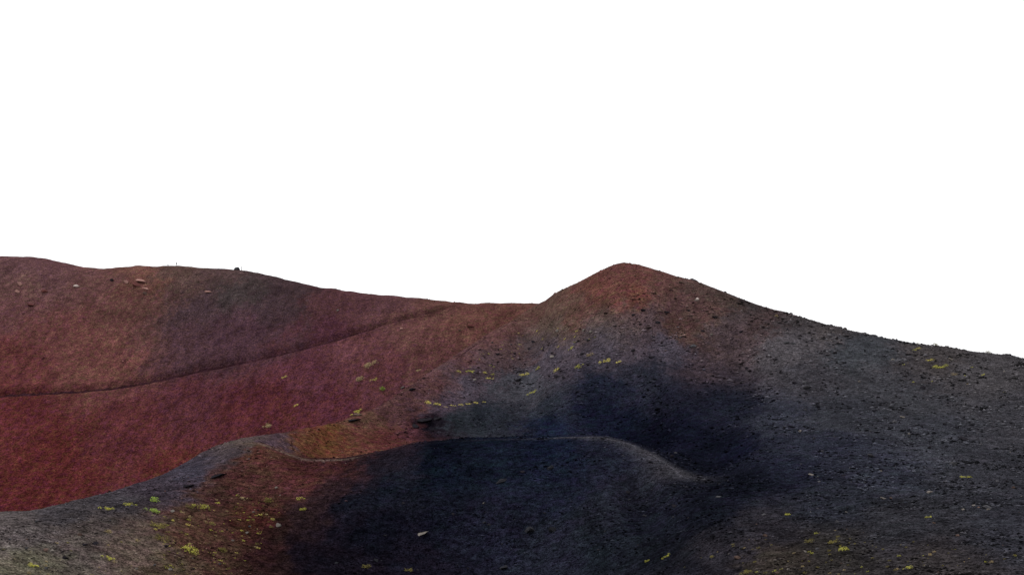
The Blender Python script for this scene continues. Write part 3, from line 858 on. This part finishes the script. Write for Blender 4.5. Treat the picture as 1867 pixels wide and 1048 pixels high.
for poly, n, tones, label, group in [
    ([(1200,1048),(1330,985),(1560,960),(1720,990),(1867,1000),(1867,1048)], 90, ('olive','olive','olive','straw','lime'), 'tuft among stones on lower right slope', 'small tufts on the lower right slope'),
    ([(270,940),(420,900),(530,905),(470,1000),(420,1048),(300,1048)], 150, ('olive','straw','olive','lime','yellow'), 'tuft on red brown lower left slope', 'small tufts on the lower left slope'),
    ([(0,1000),(240,960),(280,1048),(0,1048)], 24, ('olive','straw'), 'tuft on grey brown corner slope at lower left', 'small tufts on the corner slope'),
    ([(930,600),(1090,590),(1100,612),(1000,640),(840,690),(800,700)], 40, ('straw','yellow','lime'), 'tuft in loose band below left foot of the cone', 'tiny tufts below the cone'),
    ([(1560,630),(1867,680),(1867,720),(1600,690)], 12, ('straw','lime'), 'tuft on far right shoulder under the ridge', 'tiny tufts on the right shoulder')]:
    xs = [p[0] for p in poly]; ys = [p[1] for p in poly]; got = 0
    while got < n:
        x, y = random.uniform(min(xs), max(xs)), random.uniform(min(ys), max(ys))
        if not in_poly(x, y, poly): continue
        w = 3.2 + 6 * random.random() ** 1.6 if y > 800 else random.uniform(3, 6)
        put_plant(x, y, w, w * random.uniform(0.4, 0.8), tn := random.choice(tones), ('tiny ' if w < 5.5 else 'small ' if w < 8 else 'broader ') + {'olive': 'dull olive ', 'straw': 'straw coloured ', 'lime': 'yellow green ', 'yellow': 'pale yellow '}[tn] + label, group); got += 1

# ------------------------------------------------------------------ people, block and post on the far rim
def figure(px, row, height, joints, edges, radii, bands, hair_at, label, pack=None):
    """continuous skinned body; cloth colours by body height"""
    m = bpy.data.meshes.new('person'); m.from_pydata(joints, edges, [])
    o = bpy.data.objects.new('person', m); COL.objects.link(o)
    sk = o.modifiers.new('skin', 'SKIN'); sk.use_smooth_shade = True
    o.modifiers.new('sub', 'SUBSURF').levels = 1
    for i, r in enumerate(radii):
        m.skin_vertices[0].data[i].radius = r
        m.skin_vertices[0].data[i].use_root = (i == 0)
    dg = bpy.context.evaluated_depsgraph_get(); dg.update()
    body = bpy.data.meshes.new_from_object(o.evaluated_get(dg))
    bpy.data.objects.remove(o)
    body.materials.clear()
    for _, mt in bands: body.materials.append(mt)
    for p in body.polygons:
        p.material_index = next((i for i, (zt, _) in enumerate(bands) if p.center.z <= zt), len(bands) - 1)
    k, d = skyline(px)
    body.name = 'person'
    b = bpy.data.objects.new('person', body); COL.objects.link(b)
    b.location = (k.x, k.y, zat(k.x, k.y) - 0.03)
    b.rotation_euler = (0, 0, 1.0); b.scale = (1.12, 1.12, 1.06)
    bm = bmesh.new(); bmesh.ops.create_icosphere(bm, subdivisions=2, radius=1)
    for v in list(bm.verts):
        v.co = Vector((v.co.x * 0.092, v.co.y * 0.105 + 0.015, v.co.z * 0.11))
    bmesh.ops.delete(bm, geom=[v for v in bm.verts if v.co.z < -0.02 and v.co.y < 0.0], context='VERTS')
    hm = bpy.data.meshes.new('hair'); bm.to_mesh(hm); bm.free(); hm.materials.append(plain('dark_hair', (0.03, 0.02, 0.015)))
    h = bpy.data.objects.new('hair', hm); COL.objects.link(h); h.parent = b; h.location = hair_at
    if pack:
        bm = bmesh.new(); bmesh.ops.create_cube(bm, size=1)
        for v in bm.verts: v.co = Vector((v.co.x * 0.36, v.co.y * 0.26, v.co.z * (0.56 - 0.1 * (v.co.y > 0))))
        bmesh.ops.bevel(bm, geom=bm.edges[:], offset=0.06, segments=2, affect='EDGES')
        pm_ = bpy.data.meshes.new('backpack'); bm.to_mesh(pm_); bm.free(); pm_.materials.append(plain('dark_backpack', (0.03, 0.035, 0.045)))
        bp_ = bpy.data.objects.new('backpack', pm_); COL.objects.link(bp_); bp_.parent = b; bp_.location = pack
    return tag(b, label, 'person')
M_SKIN = plain('skin', (0.35, 0.2, 0.14)); M_TROUS = plain('dark_trousers', (0.03, 0.032, 0.045)); M_JACK = plain('grey_green_jacket', (0.06, 0.07, 0.07))
M_PALE = plain('pale_jacket', (0.20, 0.22, 0.27)); M_SHOE = plain('boots', (0.02, 0.02, 0.02))
stand = [(0,0,.92),(0,0,1.12),(0,.01,1.36),(0,0,1.50),(0,-.02,1.60),(0,-.02,1.70),
         (.10,0,.88),(.12,-.02,.48),(.13,.03,.09),(.14,-.12,.04),(-.10,0,.88),(-.12,.0,.48),(-.13,.05,.09),(-.14,-.10,.04),
         (.19,.01,1.40),(.26,.02,1.12),(.25,-.10,.90),(.25,-.15,.82),(-.19,.01,1.40),(-.26,.02,1.12),(-.25,-.08,.90),(-.25,-.12,.82)]
se = [(0,1),(1,2),(2,3),(3,4),(4,5),(0,6),(6,7),(7,8),(8,9),(0,10),(10,11),(11,12),(12,13),(2,14),(14,15),(15,16),(16,17),(2,18),(18,19),(19,20),(20,21)]
sr = [(.19,.16),(.19,.16),(.21,.16),(.06,.06),(.085,.10),(.07,.085)] + [(.095,.1),(.065,.07),(.045,.05),(.04,.035)]*2 + [(.07,.07),(.052,.052),(.04,.04),(.035,.03)]*2
bands = [(0.12, M_SHOE), (0.90, M_TROUS), (1.46, M_JACK), (9, M_SKIN)]
figure(322, 487.2, 1.7, stand, se, sr, bands, (0, 0, 1.69), 'person in dark clothes standing upright on the far left skyline', (0, 0.25, 1.22))
sit = [(0,0,.18),(0,.02,.38),(0,0,.60),(0,-.02,.72),(0,-.04,.82),(0,-.04,.92),
       (.10,-.02,.17),(.13,-.38,.40),(.13,-.50,.08),(.13,-.62,.04),(-.10,-.02,.17),(-.13,-.38,.40),(-.13,-.50,.08),(-.13,-.62,.04),
       (.19,.0,.63),(.24,-.10,.40),(.16,-.32,.42),(.12,-.40,.44),(-.19,.0,.63),(-.24,-.10,.40),(-.16,-.32,.42),(-.12,-.40,.44)]
figure(306, 486.8, 0.95, sit, se, sr, [(0.10, M_SHOE), (0.24, M_TROUS), (0.68, M_PALE), (9, M_SKIN)], (0, -.02, 0.91), 'small person in pale top sitting on skyline left of standing person')
put_rock('boulder', 432, None, 10, 4.8, 'grey', 'squat flat topped dark boulder on far skyline beside thin post', 'boulder', tilt=0.0, var=2, sink=0.15)
p, d = skyline(440.5)
pm = bmesh.new()
bmesh.ops.create_cone(pm, cap_ends=True, segments=8, radius1=0.17, radius2=0.14, depth=2.5)
for v in pm.verts: v.co.z += 0.85; v.co.x += 0.03 * v.co.z
bmesh.ops.bevel(pm, geom=[e for e in pm.edges if abs(e.verts[0].co.z - e.verts[1].co.z) < 0.05], offset=0.02, segments=1, affect='EDGES')
pmm = bpy.data.meshes.new('marker_post'); pm.to_mesh(pmm); pm.free(); pmm.materials.append(plain('weathered_wood', (0.06, 0.055, 0.05)))
po = mesh_obj('marker_post', pmm, (p.x, p.y, zat(p.x, p.y)))
tag(po, 'thin dark upright post on far skyline right of squat boulder', 'post')

# ------------------------------------------------------------------ render
scene.render.engine = 'CYCLES'
scene.render.resolution_x = 1024
scene.render.resolution_y = 574
